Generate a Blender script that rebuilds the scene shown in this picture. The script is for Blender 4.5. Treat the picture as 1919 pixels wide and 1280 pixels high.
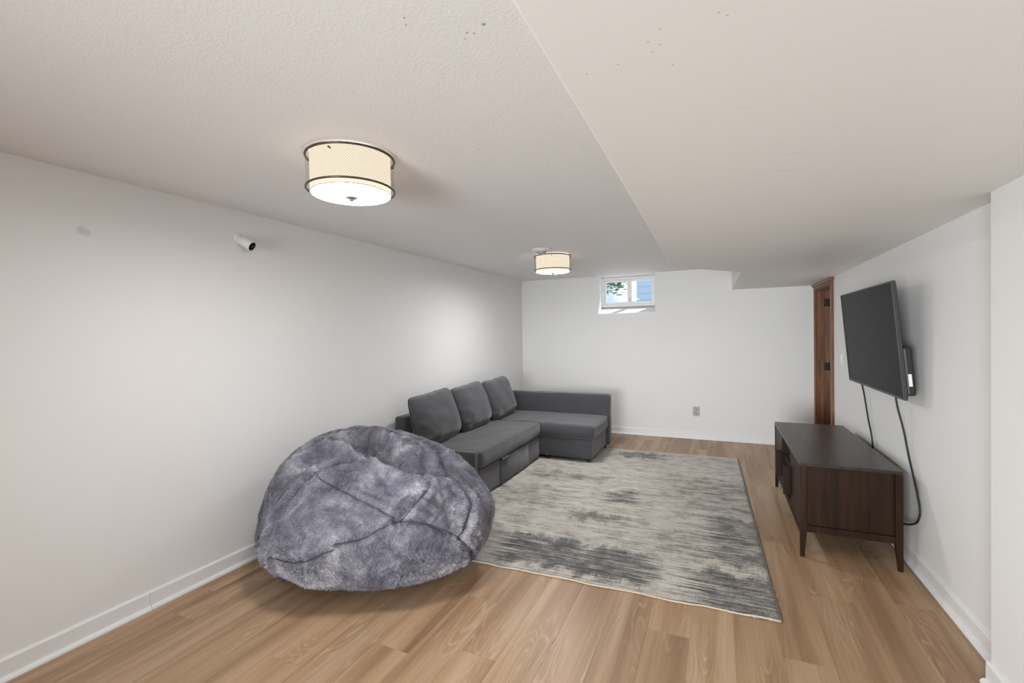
import bpy, bmesh, math, random
import numpy as np
from mathutils import Vector, Matrix, noise

for o in list(bpy.data.objects):
    bpy.data.objects.remove(o, do_unlink=True)
sc = bpy.context.scene
COL = sc.collection
random.seed(7)

# ------------------------------------------------------------------ camera
H = 1.42
cam_d = bpy.data.cameras.new('camera'); cam = bpy.data.objects.new('camera', cam_d); COL.objects.link(cam)
cam_d.sensor_width = 36.0; cam_d.sensor_fit = 'HORIZONTAL'
cam_d.lens = 855.0 / 1919.0 * 36.0
cam_d.clip_start = 0.05; cam_d.clip_end = 300
def _cv(u, v): return Vector(((u - 959.5) / 855.0, -(v - 640.0) / 855.0, -1.0))
yw = _cv(1348, 620).normalized()
mx = _cv(-925, 659); mx = mx - yw * mx.dot(yw); xw = -mx.normalized(); zw = xw.cross(yw)
cam.matrix_world = Matrix.Translation((0, 0, H)) @ Matrix((xw, yw, zw)).to_4x4()
sc.camera = cam

# ------------------------------------------------------------------ world / exposure
LAMP_DIFF = (64.0, 90.0)      # diffuser glass radiance of the near and the far lamp
LAMP_DRUM = (1.0, 0.86, 0.67, 1.18)
SKY_STR = 1.45
sc.view_settings.view_transform = 'Standard'
sc.view_settings.look = 'None'
sc.view_settings.gamma = 1.0
sc.view_settings.use_curve_mapping = False
sc.view_settings.exposure = -0.08
world = bpy.data.worlds.new('sky'); sc.world = world; world.use_nodes = True
wn = world.node_tree; wn.nodes.clear()
wo = wn.nodes.new('ShaderNodeOutputWorld'); wb = wn.nodes.new('ShaderNodeBackground')
wt = wn.nodes.new('ShaderNodeTexCoord'); wz = wn.nodes.new('ShaderNodeTexNoise'); wr = wn.nodes.new('ShaderNodeValToRGB')
wz.inputs['Scale'].default_value = 9; wz.inputs['Detail'].default_value = 5
wr.color_ramp.elements[0].position = 0.42; wr.color_ramp.elements[0].color = (0.50, 0.69, 0.95, 1)
wr.color_ramp.elements[1].position = 0.62; wr.color_ramp.elements[1].color = (0.95, 0.97, 1, 1)
wn.links.new(wt.outputs['Generated'], wz.inputs['Vector']); wn.links.new(wz.outputs['Fac'], wr.inputs['Fac'])
wn.links.new(wr.outputs['Color'], wb.inputs['Color']); wb.inputs['Strength'].default_value = SKY_STR
wn.links.new(wb.outputs['Background'], wo.inputs['Surface'])

sun_d = bpy.data.lights.new('sun', 'SUN'); sun_d.energy = 5.5; sun_d.angle = 0.01; sun_d.color = (1.0, 0.96, 0.9)
sun = bpy.data.objects.new('sun', sun_d); COL.objects.link(sun)
sun.rotation_euler = Vector((-0.40, -0.62, -0.95)).to_track_quat('-Z', 'Y').to_euler()      # high sun beyond the end wall
# added soft fill well behind the viewpoint, aimed level into the room for evenness
def area_light(name, loc, tgt, sx, sy, power, col, spread=180):
    d = bpy.data.lights.new(name, 'AREA'); d.shape = 'RECTANGLE'; d.size = sx; d.size_y = sy; d.energy = power; d.color = col; d.spread = math.radians(spread)
    o = bpy.data.objects.new(name, d); COL.objects.link(o); o.location = loc
    o.rotation_euler = (Vector(tgt) - Vector(loc)).to_track_quat('-Z', 'Y').to_euler(); return o
area_light('added_fill_light', (-1.0, -2.3, 1.05), (0.08, 3.0, 1.06), 1.6, 1.2, 60.0, (0.94, 0.975, 1.0), 82)

# ------------------------------------------------------------------ room measures (metres)
L, B, R, C, S = -2.765, 6.472, 1.048, 2.231, 1.942
COLX, COLY = 0.967, 2.40
REAR = -2.6

# ------------------------------------------------------------------ material helpers
class NT:
    def __init__(s, name):
        s.m = bpy.data.materials.new(name); s.m.use_nodes = True; s.t = s.m.node_tree; s.t.nodes.clear()
        s.out = s.t.nodes.new('ShaderNodeOutputMaterial')
        s.b = s.n('ShaderNodeBsdfPrincipled'); s.l(s.b, 0, s.out, 'Surface')
    def n(s, typ, **kw):
        x = s.t.nodes.new(typ)
        for k, v in kw.items(): setattr(x, k, v)
        return x
    def l(s, a, ao, b, bi): s.t.links.new(a.outputs[ao], b.inputs[bi])
    def base(s, col, rough=0.6, spec=0.3, metal=0.0):
        s.b.inputs['Base Color'].default_value = (*col, 1); s.b.inputs['Roughness'].default_value = rough
        s.b.inputs['Specular IOR Level'].default_value = spec; s.b.inputs['Metallic'].default_value = metal
        return s
    def coord(s, scale=(1, 1, 1), out='Object', off=None):
        t = s.n('ShaderNodeTexCoord'); mp = s.n('ShaderNodeMapping'); mp.inputs['Scale'].default_value = scale
        if off: mp.inputs['Location'].default_value = off
        s.l(t, out, mp, 'Vector'); return mp
    def noise(s, vec, scale, detail=3, rough=0.5, dist=0.0):
        x = s.n('ShaderNodeTexNoise'); x.inputs['Scale'].default_value = scale; x.inputs['Detail'].default_value = detail
        x.inputs['Roughness'].default_value = rough; x.inputs['Distortion'].default_value = dist
        s.l(vec, 'Vector' if 'Vector' in vec.outputs else 0, x, 'Vector'); return x
    def ramp(s, src, so, stops):
        r = s.n('ShaderNodeValToRGB'); e = r.color_ramp.elements
        while len(e) < len(stops): e.new(0.5)
        for el, (p, c) in zip(e, stops):
            el.position = p; el.color = (*c, 1) if len(c) == 3 else c
        s.l(src, so, r, 'Fac'); return r
    def mix(s, a, ao, b, bo, fac, fo=None, mode='MIX'):
        x = s.n('ShaderNodeMix', data_type='RGBA', blend_type=mode)
        if fo is None: x.inputs[0].default_value = fac
        else: s.l(fac, fo, x, 0)
        for node, o, i in ((a, ao, 6), (b, bo, 7)):
            if isinstance(node, tuple): x.inputs[i].default_value = (*node, 1)
            else: s.l(node, o, x, i)
        return x
    def math(s, op, a, ao, b=None, bo=None):
        x = s.n('ShaderNodeMath', operation=op)
        for node, o, i in ((a, ao, 0), (b, bo, 1)):
            if node is None: continue
            if isinstance(node, (int, float)): x.inputs[i].default_value = node
            else: s.l(node, o, x, i)
        return x
    def bump(s, src, so, strength=0.2, dist=0.01):
        b = s.n('ShaderNodeBump'); b.inputs['Strength'].default_value = strength; b.inputs['Distance'].default_value = dist
        s.l(src, so, b, 'Height'); s.l(b, 'Normal', s.b, 'Normal'); return b

def srgb(r, g, b):
    f = lambda c: (c / 255 / 12.92) if c / 255 <= .04045 else ((c / 255 + .055) / 1.055) ** 2.4
    return (f(r), f(g), f(b))

def plain(name, col, rough=0.5, spec=0.3, metal=0.0, var=0.03, nscale=40, bump=0.0, bscale=200):
    m = NT(name).base(col, rough, spec, metal)
    v = m.coord(); nz = m.noise(v, nscale, 3)
    lo = tuple(c * (1 - var) for c in col); hi = tuple(min(1, c * (1 + var)) for c in col)
    r = m.ramp(nz, 'Fac', [(0.3, lo), (0.7, hi)]); m.l(r, 'Color', m.b, 'Base Color')
    if bump:
        n2 = m.noise(v, bscale, 2); m.bump(n2, 'Fac', bump, 0.002)
    return m.m

def dots_mask(m, pts, soft=1.0):
    """mask 1 at small marks: pts = (x, y, z, radius) in object space"""
    t = m.n('ShaderNodeTexCoord'); acc = None
    for (x, y, z, r) in pts:
        d = m.n('ShaderNodeVectorMath', operation='DISTANCE'); m.l(t, 'Object', d, 0); d.inputs[1].default_value = (x, y, z)
        k = m.n('ShaderNodeMapRange'); k.inputs['From Min'].default_value = r; k.inputs['From Max'].default_value = r * (1 - 0.6 * soft)
        m.l(d, 'Value', k, 'Value')
        acc = (k, 'Result') if acc is None else (m.math('MAXIMUM', acc[0], acc[1], k, 'Result'), 0)
    return acc

# wall paint
def wall_mat(name, col, marks=None):
    m = NT(name).base(col, 0.6, 0.12)
    v = m.coord(); nz = m.noise(v, 1.7, 2)
    r = m.ramp(nz, 'Fac', [(0.3, tuple(c * .985 for c in col)), (0.7, col)])
    last = (r, 'Color')
    if marks:
        k = dots_mask(m, marks); kk = m.math('MULTIPLY', k[0], k[1], 0.22)
        x = m.mix(last[0], last[1], (0.2, 0.2, 0.2), None, kk, 0); last = (x, 2)
    m.l(last[0], last[1], m.b, 'Base Color')
    n2 = m.noise(v, 120, 2); m.bump(n2, 'Fac', 0.05, 0.002)
    return m.m
M_wall = wall_mat('wall_paint', (0.86, 0.86, 0.855))
M_wall_l = wall_mat('wall_paint_left', (0.86, 0.86, 0.855), [(L, 1.143, 1.951, 0.028), (L, 1.16, 1.945, 0.025)])
M_trim = plain('trim_paint', (0.86, 0.86, 0.86), 0.35, 0.4, var=0.01)
M_daylit = plain('daylit_white', (0.9, 0.9, 0.9), 0.4, 0.4, var=0.01)  # whiter than the walls: daylight on sill and reveal put into the colour

def ceil_mat():
    m = NT('textured_ceiling').base((0.86, 0.85, 0.84), 0.6, 0.25)
    v = m.coord((1, 1, 1)); a = m.noise(v, 60, 4, 0.55, 1.2); b = m.noise(v, 140, 3)
    k = m.ramp(a, 'Fac', [(0.38, (0, 0, 0)), (0.62, (1, 1, 1))])
    h = m.mix(k, 'Color', b, 'Fac', 0.25)
    m.bump(h, 2, 0.14, 0.003)
    sp = dots_mask(m, [(-.723, .962, C, .004), (-.736, .986, C, .0035), (-.553, 1.072, C, .007), (-.609, 1.082, C, .004), (-.593, 1.092, C, .004), (-.626, 1.101, C, .003)])
    kk = m.math('MULTIPLY', sp[0], sp[1], 0.7)
    x = m.mix((0.86, 0.85, 0.84), None, (0.12, 0.11, 0.10), None, kk, 0); m.l(x, 2, m.b, 'Base Color')
    return m.m
M_ceil = ceil_mat()
def soffit_mat():
    base = (0.84, 0.825, 0.80)
    m = NT('soffit_paint').base(base, 0.5, 0.25)
    pts = [(.004, .833), (.017, .847), (-.088, .834), (-.112, .860), (-.094, .877), (-.109, .895), (-.239, .912), (-.078, .956), (-.175, .906), (-.163, 1.573)]
    sp = dots_mask(m, [(x, y, S, .0028) for x, y in pts])
    k1 = m.math('MULTIPLY', sp[0], sp[1], 0.5)
    # dry roller scuffs
    v = m.coord((7, 26, 1)); sn = m.noise(v, 1.0, 3, 0.6); r = m.ramp(sn, 'Fac', [(0.66, (0, 0, 0)), (0.76, (1, 1, 1))])
    k2 = m.math('MULTIPLY', r, 'Color', 0.10)
    x = m.mix(base, None, (0.25, 0.24, 0.22), None, k2, 0)
    y = m.mix(x, 2, (0.12, 0.11, 0.10), None, k1, 0); m.l(y, 2, m.b, 'Base Color')
    return m.m
M_soffit = soffit_mat()

def plank_mat():
    m = NT('vinyl_plank').base((0.3, 0.2, 0.13), 0.38, 0.35)
    t = m.n('ShaderNodeTexCoord'); oi = m.n('ShaderNodeObjectInfo')
    sc_ = m.n('ShaderNodeVectorMath', operation='SCALE'); cmb = m.n('ShaderNodeCombineXYZ')
    m.l(oi, 'Random', cmb, 0); m.l(oi, 'Random', cmb, 1); m.l(oi, 'Random', cmb, 2)
    m.l(cmb, 0, sc_, 0); sc_.inputs['Scale'].default_value = 37.0
    add = m.n('ShaderNodeVectorMath', operation='ADD'); m.l(t, 'Object', add, 0); m.l(sc_, 0, add, 1)
    def mp(s):
        x = m.n('ShaderNodeMapping'); x.inputs['Scale'].default_value = s; m.l(add, 0, x, 'Vector'); return x
    band = m.noise(mp((8.5, .55, 1)), 1.0, 2, 0.5, 0.5)
    fine = m.noise(mp((150, 3.0, 1)), 1.0, 4, 0.62, 0.4)
    fleck = m.noise(mp((95, 5.5, 1)), 1.0, 3, 0.6, 1.2)
    # growth rings: stretched noise folded into thin contour lines
    rg = m.noise(mp((5.0, .48, 1)), 1.0, 2.0, 0.45, 0.5)
    rm = m.math('MULTIPLY', rg, 'Fac', 230.0); rs = m.math('SINE', rm, 0)
    rk = m.ramp(rs, 0, [(0.62, (0, 0, 0)), (1.0, (1, 1, 1))])
    patch = m.noise(mp((6, 1.4, 1)), 1.0, 2); pk = m.ramp(patch, 'Fac', [(0.46, (0, 0, 0)), (0.66, (1, 1, 1))])
    fk = m.ramp(fleck, 'Fac', [(0.35, (0.15, 0.15, 0.15)), (0.62, (1, 1, 1))]); pk2 = m.math('MULTIPLY', pk, 'Color', fk, 'Color')
    c1 = m.ramp(band, 'Fac', [(0.24, srgb(128, 99, 73)), (0.42, srgb(158, 127, 98)), (0.58, srgb(178, 147, 116)), (0.76, srgb(188, 162, 136))])
    f1 = m.ramp(fine, 'Fac', [(0.28, (0.76, 0.75, 0.74)), (0.5, (1, 1, 1)), (0.72, (1.10, 1.10, 1.10))])
    c2 = m.mix(c1, 'Color', f1, 'Color', 0.7, mode='MULTIPLY')
    rr = m.math('MULTIPLY', rk, 'Color', pk2, 0); rr2 = m.math('MULTIPLY', rr, 0, 0.42)
    c3 = m.mix(c2, 2, srgb(214, 194, 170), None, rr2, 0)
    dk = m.ramp(rs, 0, [(0.0, (1, 1, 1)), (0.40, (0, 0, 0))]); dk1 = m.math('MULTIPLY', dk, 'Color', pk2, 0); dk2 = m.math('MULTIPLY', dk1, 0, 0.24)
    c3b = m.mix(c3, 2, srgb(104, 80, 60), None, dk2, 0)
    tone = m.ramp(oi, 'Random', [(0.0, (0.90, 0.885, 0.87)), (0.5, (0.98, 0.975, 0.97)), (1.0, (1.04, 1.035, 1.03))])
    c4 = m.mix(c3b, 2, tone, 'Color', 1.0, mode='MULTIPLY')
    m.l(c4, 2, m.b, 'Base Color'); m.bump(fine, 'Fac', 0.10, 0.001)
    return m.m
M_plank = plank_mat()
M_sub = plain('subfloor', (0.08, 0.06, 0.05), 0.9)

def wood_mat(name, dark, mid, lit, rough=0.35, sc_=(30, 30, 2.0), spec=0.4, amt=150.0):
    m = NT(name).base(mid, rough, spec)
    v = m.coord(sc_); a = m.noise(v, 1.0, 4, 0.6, 0.3)
    r = m.ramp(a, 'Fac', [(0.3, dark), (0.5, mid), (0.72, lit)])
    v2 = m.coord(tuple(s_ * .16 for s_ in sc_)); g = m.noise(v2, 1.0, 2); g2 = m.math('MULTIPLY', g, 'Fac', amt); g3 = m.math('SINE', g2, 0)
    k = m.ramp(g3, 0, [(0.5, (0, 0, 0)), (1, (1, 1, 1))]); k2 = m.math('MULTIPLY', k, 'Color', 0.18)
    x = m.mix(r, 'Color', lit, None, k2, 0); m.l(x, 2, m.b, 'Base Color'); m.bump(a, 'Fac', 0.08, 0.001)
    return m.m
M_esp_v = wood_mat('espresso_wood', srgb(30, 18, 10), srgb(41, 26, 16), srgb(54, 36, 23), 0.45, (24, 24, 2), 0.16)
M_esp_y = wood_mat('espresso_wood_top', srgb(36, 27, 23), srgb(48, 37, 32), srgb(70, 56, 49), 0.32, (22, 1.8, 22), 0.40)
M_oak = wood_mat('stained_door_wood', srgb(88, 55, 35), srgb(122, 80, 53), srgb(152, 106, 74), 0.4, (26, 26, 1.6))
M_black = plain('black_metal', (0.012, 0.012, 0.012), 0.45, 0.4)
M_blackpl = plain('black_plastic', (0.02, 0.02, 0.021), 0.4, 0.4)
M_bezel = plain('charcoal_plastic', (0.04, 0.04, 0.041), 0.42, 0.4)
M_screen = plain('dark_screen', (0.005, 0.005, 0.0052), 0.28, 0.03, var=0.0)
M_cable = plain('cable_rubber', (0.015, 0.015, 0.016), 0.5, 0.4)
M_whitepl = plain('white_plastic', (0.82, 0.82, 0.80), 0.35, 0.45, var=0.01)
M_greypl = plain('grey_plastic', (0.40, 0.40, 0.395), 0.4, 0.4, var=0.02)
M_plate = plain('almond_plate', (0.46, 0.46, 0.45), 0.4, 0.4, var=0.02)
M_bronze = plain('bronze_metal', srgb(92, 82, 72), 0.38, 0.5, 0.75)
M_nickel = plain('nickel_metal', srgb(140, 138, 134), 0.3, 0.5, 0.9)

def fabric_mat():
    m = NT('charcoal_fabric').base(srgb(75, 75, 79), 0.9, 0.15)
    v = m.coord(); a = m.noise(v, 420, 3, 0.7); b = m.noise(v, 6, 3)
    w1 = m.noise(m.coord((30, 420, 30)), 1.0, 2); 
    r = m.ramp(a, 'Fac', [(0.3, srgb(62, 62, 66)), (0.7, srgb(90, 90, 94))])
    r2 = m.ramp(b, 'Fac', [(0.3, (0.9, 0.9, 0.9)), (0.7, (1.06, 1.06, 1.06))])
    x = m.mix(r, 'Color', r2, 'Color', 1.0, mode='MULTIPLY'); m.l(x, 2, m.b, 'Base Color')
    m.b.inputs['Sheen Weight'].default_value = 0.4; m.b.inputs['Sheen Roughness'].default_value = 0.5
    h = m.mix(a, 'Fac', w1, 'Fac', 0.4); m.bump(h, 2, 0.25, 0.002)
    return m.m
M_fab = fabric_mat()
M_fab_d = plain('seam_fabric', srgb(44, 44, 46), 0.9, 0.1)

def plush_mat(name, fur):
    m = NT(name).base(srgb(120, 120, 132), 0.95, 0.1)
    v = m.coord((1, 1, 1)); big = m.noise(v, 4.5, 4, 0.6, 1.0); mid = m.noise(v, 20, 4, 0.65, 1.0); fine = m.noise(v, 160, 3, 0.7)
    r = m.ramp(big, 'Fac', [(0.30, srgb(104, 104, 118)), (0.45, srgb(136, 136, 149)), (0.57, srgb(166, 166, 176)), (0.70, srgb(208, 208, 214))])
    r2 = m.ramp(mid, 'Fac', [(0.32, (0.66, 0.66, 0.68)), (0.52, (1, 1, 1)), (0.72, (1.16, 1.16, 1.15))])
    r3 = m.ramp(fine, 'Fac', [(0.3, (0.70, 0.70, 0.71)), (0.5, (1, 1, 1)), (0.7, (1.18, 1.18, 1.18))])
    x = m.mix(r, 'Color', r2, 'Color', 0.75, mode='MULTIPLY'); y = m.mix(x, 2, r3, 'Color', 0.8, mode='MULTIPLY')
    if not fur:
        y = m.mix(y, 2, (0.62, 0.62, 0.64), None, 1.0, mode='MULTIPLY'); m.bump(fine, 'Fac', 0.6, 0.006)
    m.l(y, 2, m.b, 'Base Color')
    m.b.inputs['Sheen Weight'].default_value = 0.3; m.b.inputs['Sheen Roughness'].default_value = 0.4
    return m.m
M_fur = plush_mat('grey_plush_fur', True)
M_plush = plush_mat('grey_plush', False)
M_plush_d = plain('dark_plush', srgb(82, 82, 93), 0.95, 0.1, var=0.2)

# ------------------------------------------------------------------ geometry helpers
def new_obj(name, me, mat=None, parent=None, loc=(0, 0, 0), smooth=False):
    o = bpy.data.objects.new(name, me); COL.objects.link(o); o.location = loc
    if mat: 
        if not me.materials: me.materials.append(mat)
    if smooth:
        for p in me.polygons: p.use_smooth = True
    if parent: o.parent = parent
    return o
def bm_obj(name, bm, mat=None, parent=None, loc=(0, 0, 0), smooth=False):
    me = bpy.data.meshes.new(name); bmesh.ops.recalc_face_normals(bm, faces=bm.faces[:]); bm.to_mesh(me); bm.free()
    return new_obj(name, me, mat, parent, loc, smooth)
def add_box(bm, x0, x1, y0, y1, z0, z1, bev=0.0, seg=2):
    vs = [bm.verts.new((x, y, z)) for x in (x0, x1) for y in (y0, y1) for z in (z0, z1)]
    f = [(0, 1, 3, 2), (4, 6, 7, 5), (0, 4, 5, 1), (2, 3, 7, 6), (0, 2, 6, 4), (1, 5, 7, 3)]
    fs = [bm.faces.new([vs[i] for i in q]) for q in f]
    bmesh.ops.recalc_face_normals(bm, faces=fs)
    if bev > 0:
        es = list({e for q in fs for e in q.edges})
        bmesh.ops.bevel(bm, geom=es, offset=bev, segments=seg, affect='EDGES', profile=0.5)
def box(name, x0, x1, y0, y1, z0, z1, mat, parent=None, bev=0.0, seg=2, smooth=False):
    bm = bmesh.new(); add_box(bm, x0, x1, y0, y1, z0, z1, bev, seg)
    return bm_obj(name, bm, mat, parent, smooth=smooth)
def lathe(name, prof, seg, mat, parent=None, loc=(0, 0, 0), smooth=True, close=False):
    bm = bmesh.new(); rings = []
    for (r, z) in prof:
        if r < 1e-6: rings.append([bm.verts.new((0, 0, z))])
        else: rings.append([bm.verts.new((r * math.cos(2 * math.pi * k / seg), r * math.sin(2 * math.pi * k / seg), z)) for k in range(seg)])
    pairs = list(zip(rings[:-1], rings[1:]))
    if close: pairs.append((rings[-1], rings[0]))
    for a, b in pairs:
        for k in range(seg):
            k2 = (k + 1) % seg
            if len(a) == 1 and len(b) == 1: continue
            if len(a) == 1: bm.faces.new((a[0], b[k], b[k2]))
            elif len(b) == 1: bm.faces.new((a[k], b[0], a[k2]))
            else: bm.faces.new((a[k], b[k], b[k2], a[k2]))
    return bm_obj(name, bm, mat, parent, loc, smooth)
def torus(name, Rr, r, z, mat, parent=None, seg=96, rs=8, flat=1.0):
    prof = [(Rr + r * math.cos(2 * math.pi * k / rs), z + r * flat * math.sin(2 * math.pi * k / rs)) for k in range(rs)]
    return lathe(name, prof, seg, mat, parent, close=True)
def tube(name, pts, r, mat, parent=None, seg=8, closed=False):
    bm = bmesh.new(); pts = [Vector(p) for p in pts]; n = len(pts); rings = []
    up = Vector((0, 0, 1))
    for i, p in enumerate(pts):
        if closed: t = (pts[(i + 1) % n] - pts[i - 1])
        else: t = pts[min(i + 1, n - 1)] - pts[max(i - 1, 0)]
        t.normalize(); a = t.cross(up)
        if a.length < 0.05: a = t.cross(Vector((1, 0, 0)))
        a.normalize(); b = t.cross(a)
        rings.append([bm.verts.new(p + a * (r * math.cos(2 * math.pi * k / seg)) + b * (r * math.sin(2 * math.pi * k / seg))) for k in range(seg)])
    rng = range(n) if closed else range(n - 1)
    for i in rng:
        a, b = rings[i], rings[(i + 1) % n]
        for k in range(seg): bm.faces.new((a[k], a[(k + 1) % seg], b[(k + 1) % seg], b[k]))
    if not closed:
        bm.faces.new(rings[0]); bm.faces.new(rings[-1])
    return bm_obj(name, bm, mat, parent, smooth=True)
def catmull(P, n=10):
    P = [Vector(p) for p in P]; out = []
    for i in range(len(P) - 1):
        p0, p1, p2, p3 = P[max(i - 1, 0)], P[i], P[i + 1], P[min(i + 2, len(P) - 1)]
        for k in range(n):
            t = k / n
            out.append(0.5 * ((2 * p1) + (-p0 + p2) * t + (2 * p0 - 5 * p1 + 4 * p2 - p3) * t * t + (-p0 + 3 * p1 - 3 * p2 + p3) * t ** 3))
    out.append(P[-1]); return out
def prism(name, poly, z0, z1, mat, parent=None, axis='z', bev=0.0):
    bm = bmesh.new()
    def P(a, b, c): return {'z': (a, b, c), 'y': (a, c, b), 'x': (c, a, b)}[axis]
    lo = [bm.verts.new(P(a, b, z0)) for a, b in poly]; hi = [bm.verts.new(P(a, b, z1)) for a, b in poly]
    bm.faces.new(lo); bm.faces.new(hi); n = len(poly)
    for i in range(n): bm.faces.new((lo[i], lo[(i + 1) % n], hi[(i + 1) % n], hi[i]))
    bmesh.ops.recalc_face_normals(bm, faces=bm.faces[:])
    if bev:
        es = [e for e in bm.edges if all(v in lo for v in e.verts)]
        bmesh.ops.bevel(bm, geom=es, offset=bev, segments=3, affect='EDGES', profile=0.5)
    return bm_obj(name, bm, mat, parent)
def empty(name, loc=(0, 0, 0)):
    o = bpy.data.objects.new(name, None); COL.objects.link(o); o.location = loc; o.empty_display_size = 0.1; return o
def tag(o, label, cat, group=None):
    o['label'] = label; o['category'] = cat
    if group: o['group'] = group
    return o
def struct(o, label=None, cat=None):
    o['kind'] = 'structure'
    if label: o['label'] = label
    if cat: o['category'] = cat
    return o

# ------------------------------------------------------------------ room shell
T = 0.12
floor = struct(box('floor', L - T, 2.4, REAR - T, B + 0.3, -0.12, -0.006, M_sub), 'warm brown wood-look vinyl plank floor of the basement room', 'floor')
# planks, each one an object; lengths share mesh data
PW, PL, GAP = 0.19, 1.22, 0.0003
plank_cache = {}
def plank_mesh(w, l):
    key = (round(w, 3), round(l, 3))
    if key not in plank_cache:
        bm = bmesh.new(); add_box(bm, GAP / 2, w - GAP / 2, GAP / 2, l - GAP / 2, -0.006, 0.0, 0.0)
        es = [e for e in bm.edges if all(v.co.z > -0.001 for v in e.verts)]
        bmesh.ops.bevel(bm, geom=es, offset=0.0004, segments=1, affect='EDGES')
        me = bpy.data.meshes.new('plank'); bm.to_mesh(me); bm.free(); me.materials.append(M_plank); plank_cache[key] = me
    return plank_cache[key]
x_start = -1.849 - 5 * PW
fixed = {round(-1.849, 3): 1.384, round(-1.849 - 2 * PW, 3): 1.634, round(-1.849 + 2 * PW, 3): 1.636, round(-1.849 + 3 * PW, 3): 2.14,
         round(-1.849 + 11 * PW, 3): 2.26, round(-1.849 + 12 * PW, 3): 2.85}
yA, yB_ = -0.45, B
rowi = 0; xr = x_start
while xr < R:
    x0, x1 = max(xr, L), min(xr + PW, R)
    if x1 - x0 > 0.01:
        joint = fixed.get(round(xr, 3), random.uniform(0, PL))
        k = math.floor((yA - joint) / PL); y = joint + k * PL
        while y < yB_:
            a, b = max(y, yA), min(y + PL, yB_)
            if b - a > 0.02: new_obj('plank', plank_mesh(round(x1 - x0, 3), round(b - a, 2)), None, floor, (x0, a, 0))
            y += PL
    xr += PW; rowi += 1
rest = box('plank_field', L, R, REAR, yA - 0.001, -0.006, 0, M_plank, floor); rest['kind'] = 'stuff'
hallf = box('plank_field', R + 0.001, 2.4, 4.6, B + 0.2, -0.006, 0, M_plank, floor); hallf['kind'] = 'stuff'

struct(box('wall_left', L - T, L, REAR, B + 0.3, 0, C + 0.1, M_wall_l), 'long plain white wall behind the sofa and bean bag', 'wall')
# back wall with the window opening
WX0, WX1, WZ0 = -1.582, -0.793, 1.691
D = 0.28
bm = bmesh.new()
add_box(bm, L, WX0, B, B + 0.33, 0, C + 0.1); add_box(bm, WX1, 2.4, B, B + 0.33, 0, C + 0.1); add_box(bm, WX0, WX1, B, B + 0.33, 0, WZ0)
add_box(bm, WX0, WX1, B + 0.30, B + 0.33, WZ0, 1.79)
struct(bm_obj('wall_back', bm, M_wall), 'white end wall with the small high window', 'wall')
# right wall: doorway near the far corner
DY0, DY1, DZ = 5.585, 6.395, 1.872
bm = bmesh.new()
add_box(bm, R, R + T, COLY, DY0 - 0.02, 0, S + 0.05); add_box(bm, R, R + T, DY1 + 0.02, B, 0, S + 0.05); add_box(bm, R, R + T, DY0 - 0.02, DY1 + 0.02, DZ + 0.02, S + 0.05)
add_box(bm, COLX, R + T, REAR, COLY, 0, S + 0.05)
struct(bm_obj('wall_right', bm, M_wall), 'white wall with the television and a shallow jog near the camera', 'wall')
struct(box('wall_rear', L, R + T, REAR - T, REAR, 0, C + 0.1, M_wall), 'white wall behind the viewpoint', 'wall')
ce = struct(box('ceiling', L - T, R + T, REAR - T, B + 0.33, C, C + 0.12, M_ceil), 'white knockdown-textured ceiling carrying the drum lamps', 'ceiling')
sof = struct(prism('ceiling_soffit', [(-.292, REAR), (-.292, .66), (-.311, 2.07), (-.354, 3.914), (.179, 4.575), (.15, B), (R + T, B), (R + T, REAR)], S, C + 0.02, M_soffit, bev=0.006),
             'lowered smooth white soffit over the right side of the room', 'ceiling')
# adjoining hall beyond the doorway
bm = bmesh.new(); add_box(bm, 2.3, 2.42, 4.6, B + 0.1, 0, 2.1); add_box(bm, R + T, 2.3, 4.5, 4.6, 0, 2.1)
struct(bm_obj('wall_hall', bm, M_wall), 'wall of the small hall beyond the doorway', 'wall')
struct(box('ceiling_hall', R + T, 2.42, 4.5, B + 0.1, 2.05, 2.15, M_ceil), 'ceiling of the small hall beyond the doorway', 'ceiling')

# baseboards: board + quarter round
BH, BT, QR = 0.092, 0.014, 0.019
def qr_profile(n=6): return [(0, 0)] + [(QR * math.cos(a), QR * math.sin(a)) for a in [math.pi / 2 * k / n for k in range(n + 1)]]
def board_profile(): return [(0, 0), (BT, 0), (BT, BH - 0.008), (BT - 0.004, BH - 0.002), (BT - 0.007, BH), (0, BH)]
def run(name, prof, a, b, nrm, mat, parent):
    """extrude a (depth, height) profile from a to b; nrm points into the room"""
    bm = bmesh.new(); A, Bv, N = Vector((*a, 0)), Vector((*b, 0)), Vector((*nrm, 0))
    r0 = [bm.verts.new(A + N * d + Vector((0, 0, h))) for d, h in prof]; r1 = [bm.verts.new(Bv + N * d + Vector((0, 0, h))) for d, h in prof]
    bm.faces.new(r0); bm.faces.new(r1); n = len(prof)
    for i in range(n): bm.faces.new((r0[i], r0[(i + 1) % n], r1[(i + 1) % n], r1[i]))
    return bm_obj(name, bm, mat, parent)
def baseboard(name, segs, nrm, label):
    e = empty(name); struct(e, label, 'baseboard')
    for a, b in segs:
        run('board', board_profile(), a, b, nrm, M_trim, e)
        off = (a[0] + nrm[0] * BT, a[1] + nrm[1] * BT), (b[0] + nrm[0] * BT, b[1] + nrm[1] * BT)
        run('quarter_round', qr_profile(), off[0], off[1], nrm, M_trim, e)
    return e
baseboard('baseboard_left', [((L, REAR), (L, 1.3745)), ((L, 1.376), (L, B))], (1, 0), 'white baseboard with quarter round along the left wall')
baseboard('baseboard_back', [((L, B), (R, B))], (0, -1), 'white baseboard with quarter round along the end wall')
baseboard('baseboard_right', [((R, COLY), (R, 5.49))], (-1, 0), 'white baseboard with quarter round under the television')
baseboard('baseboard_column', [((COLX, REAR), (COLX, COLY + 0.006))], (-1, 0), 'white baseboard on the wall jog nearest the camera')

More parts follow.
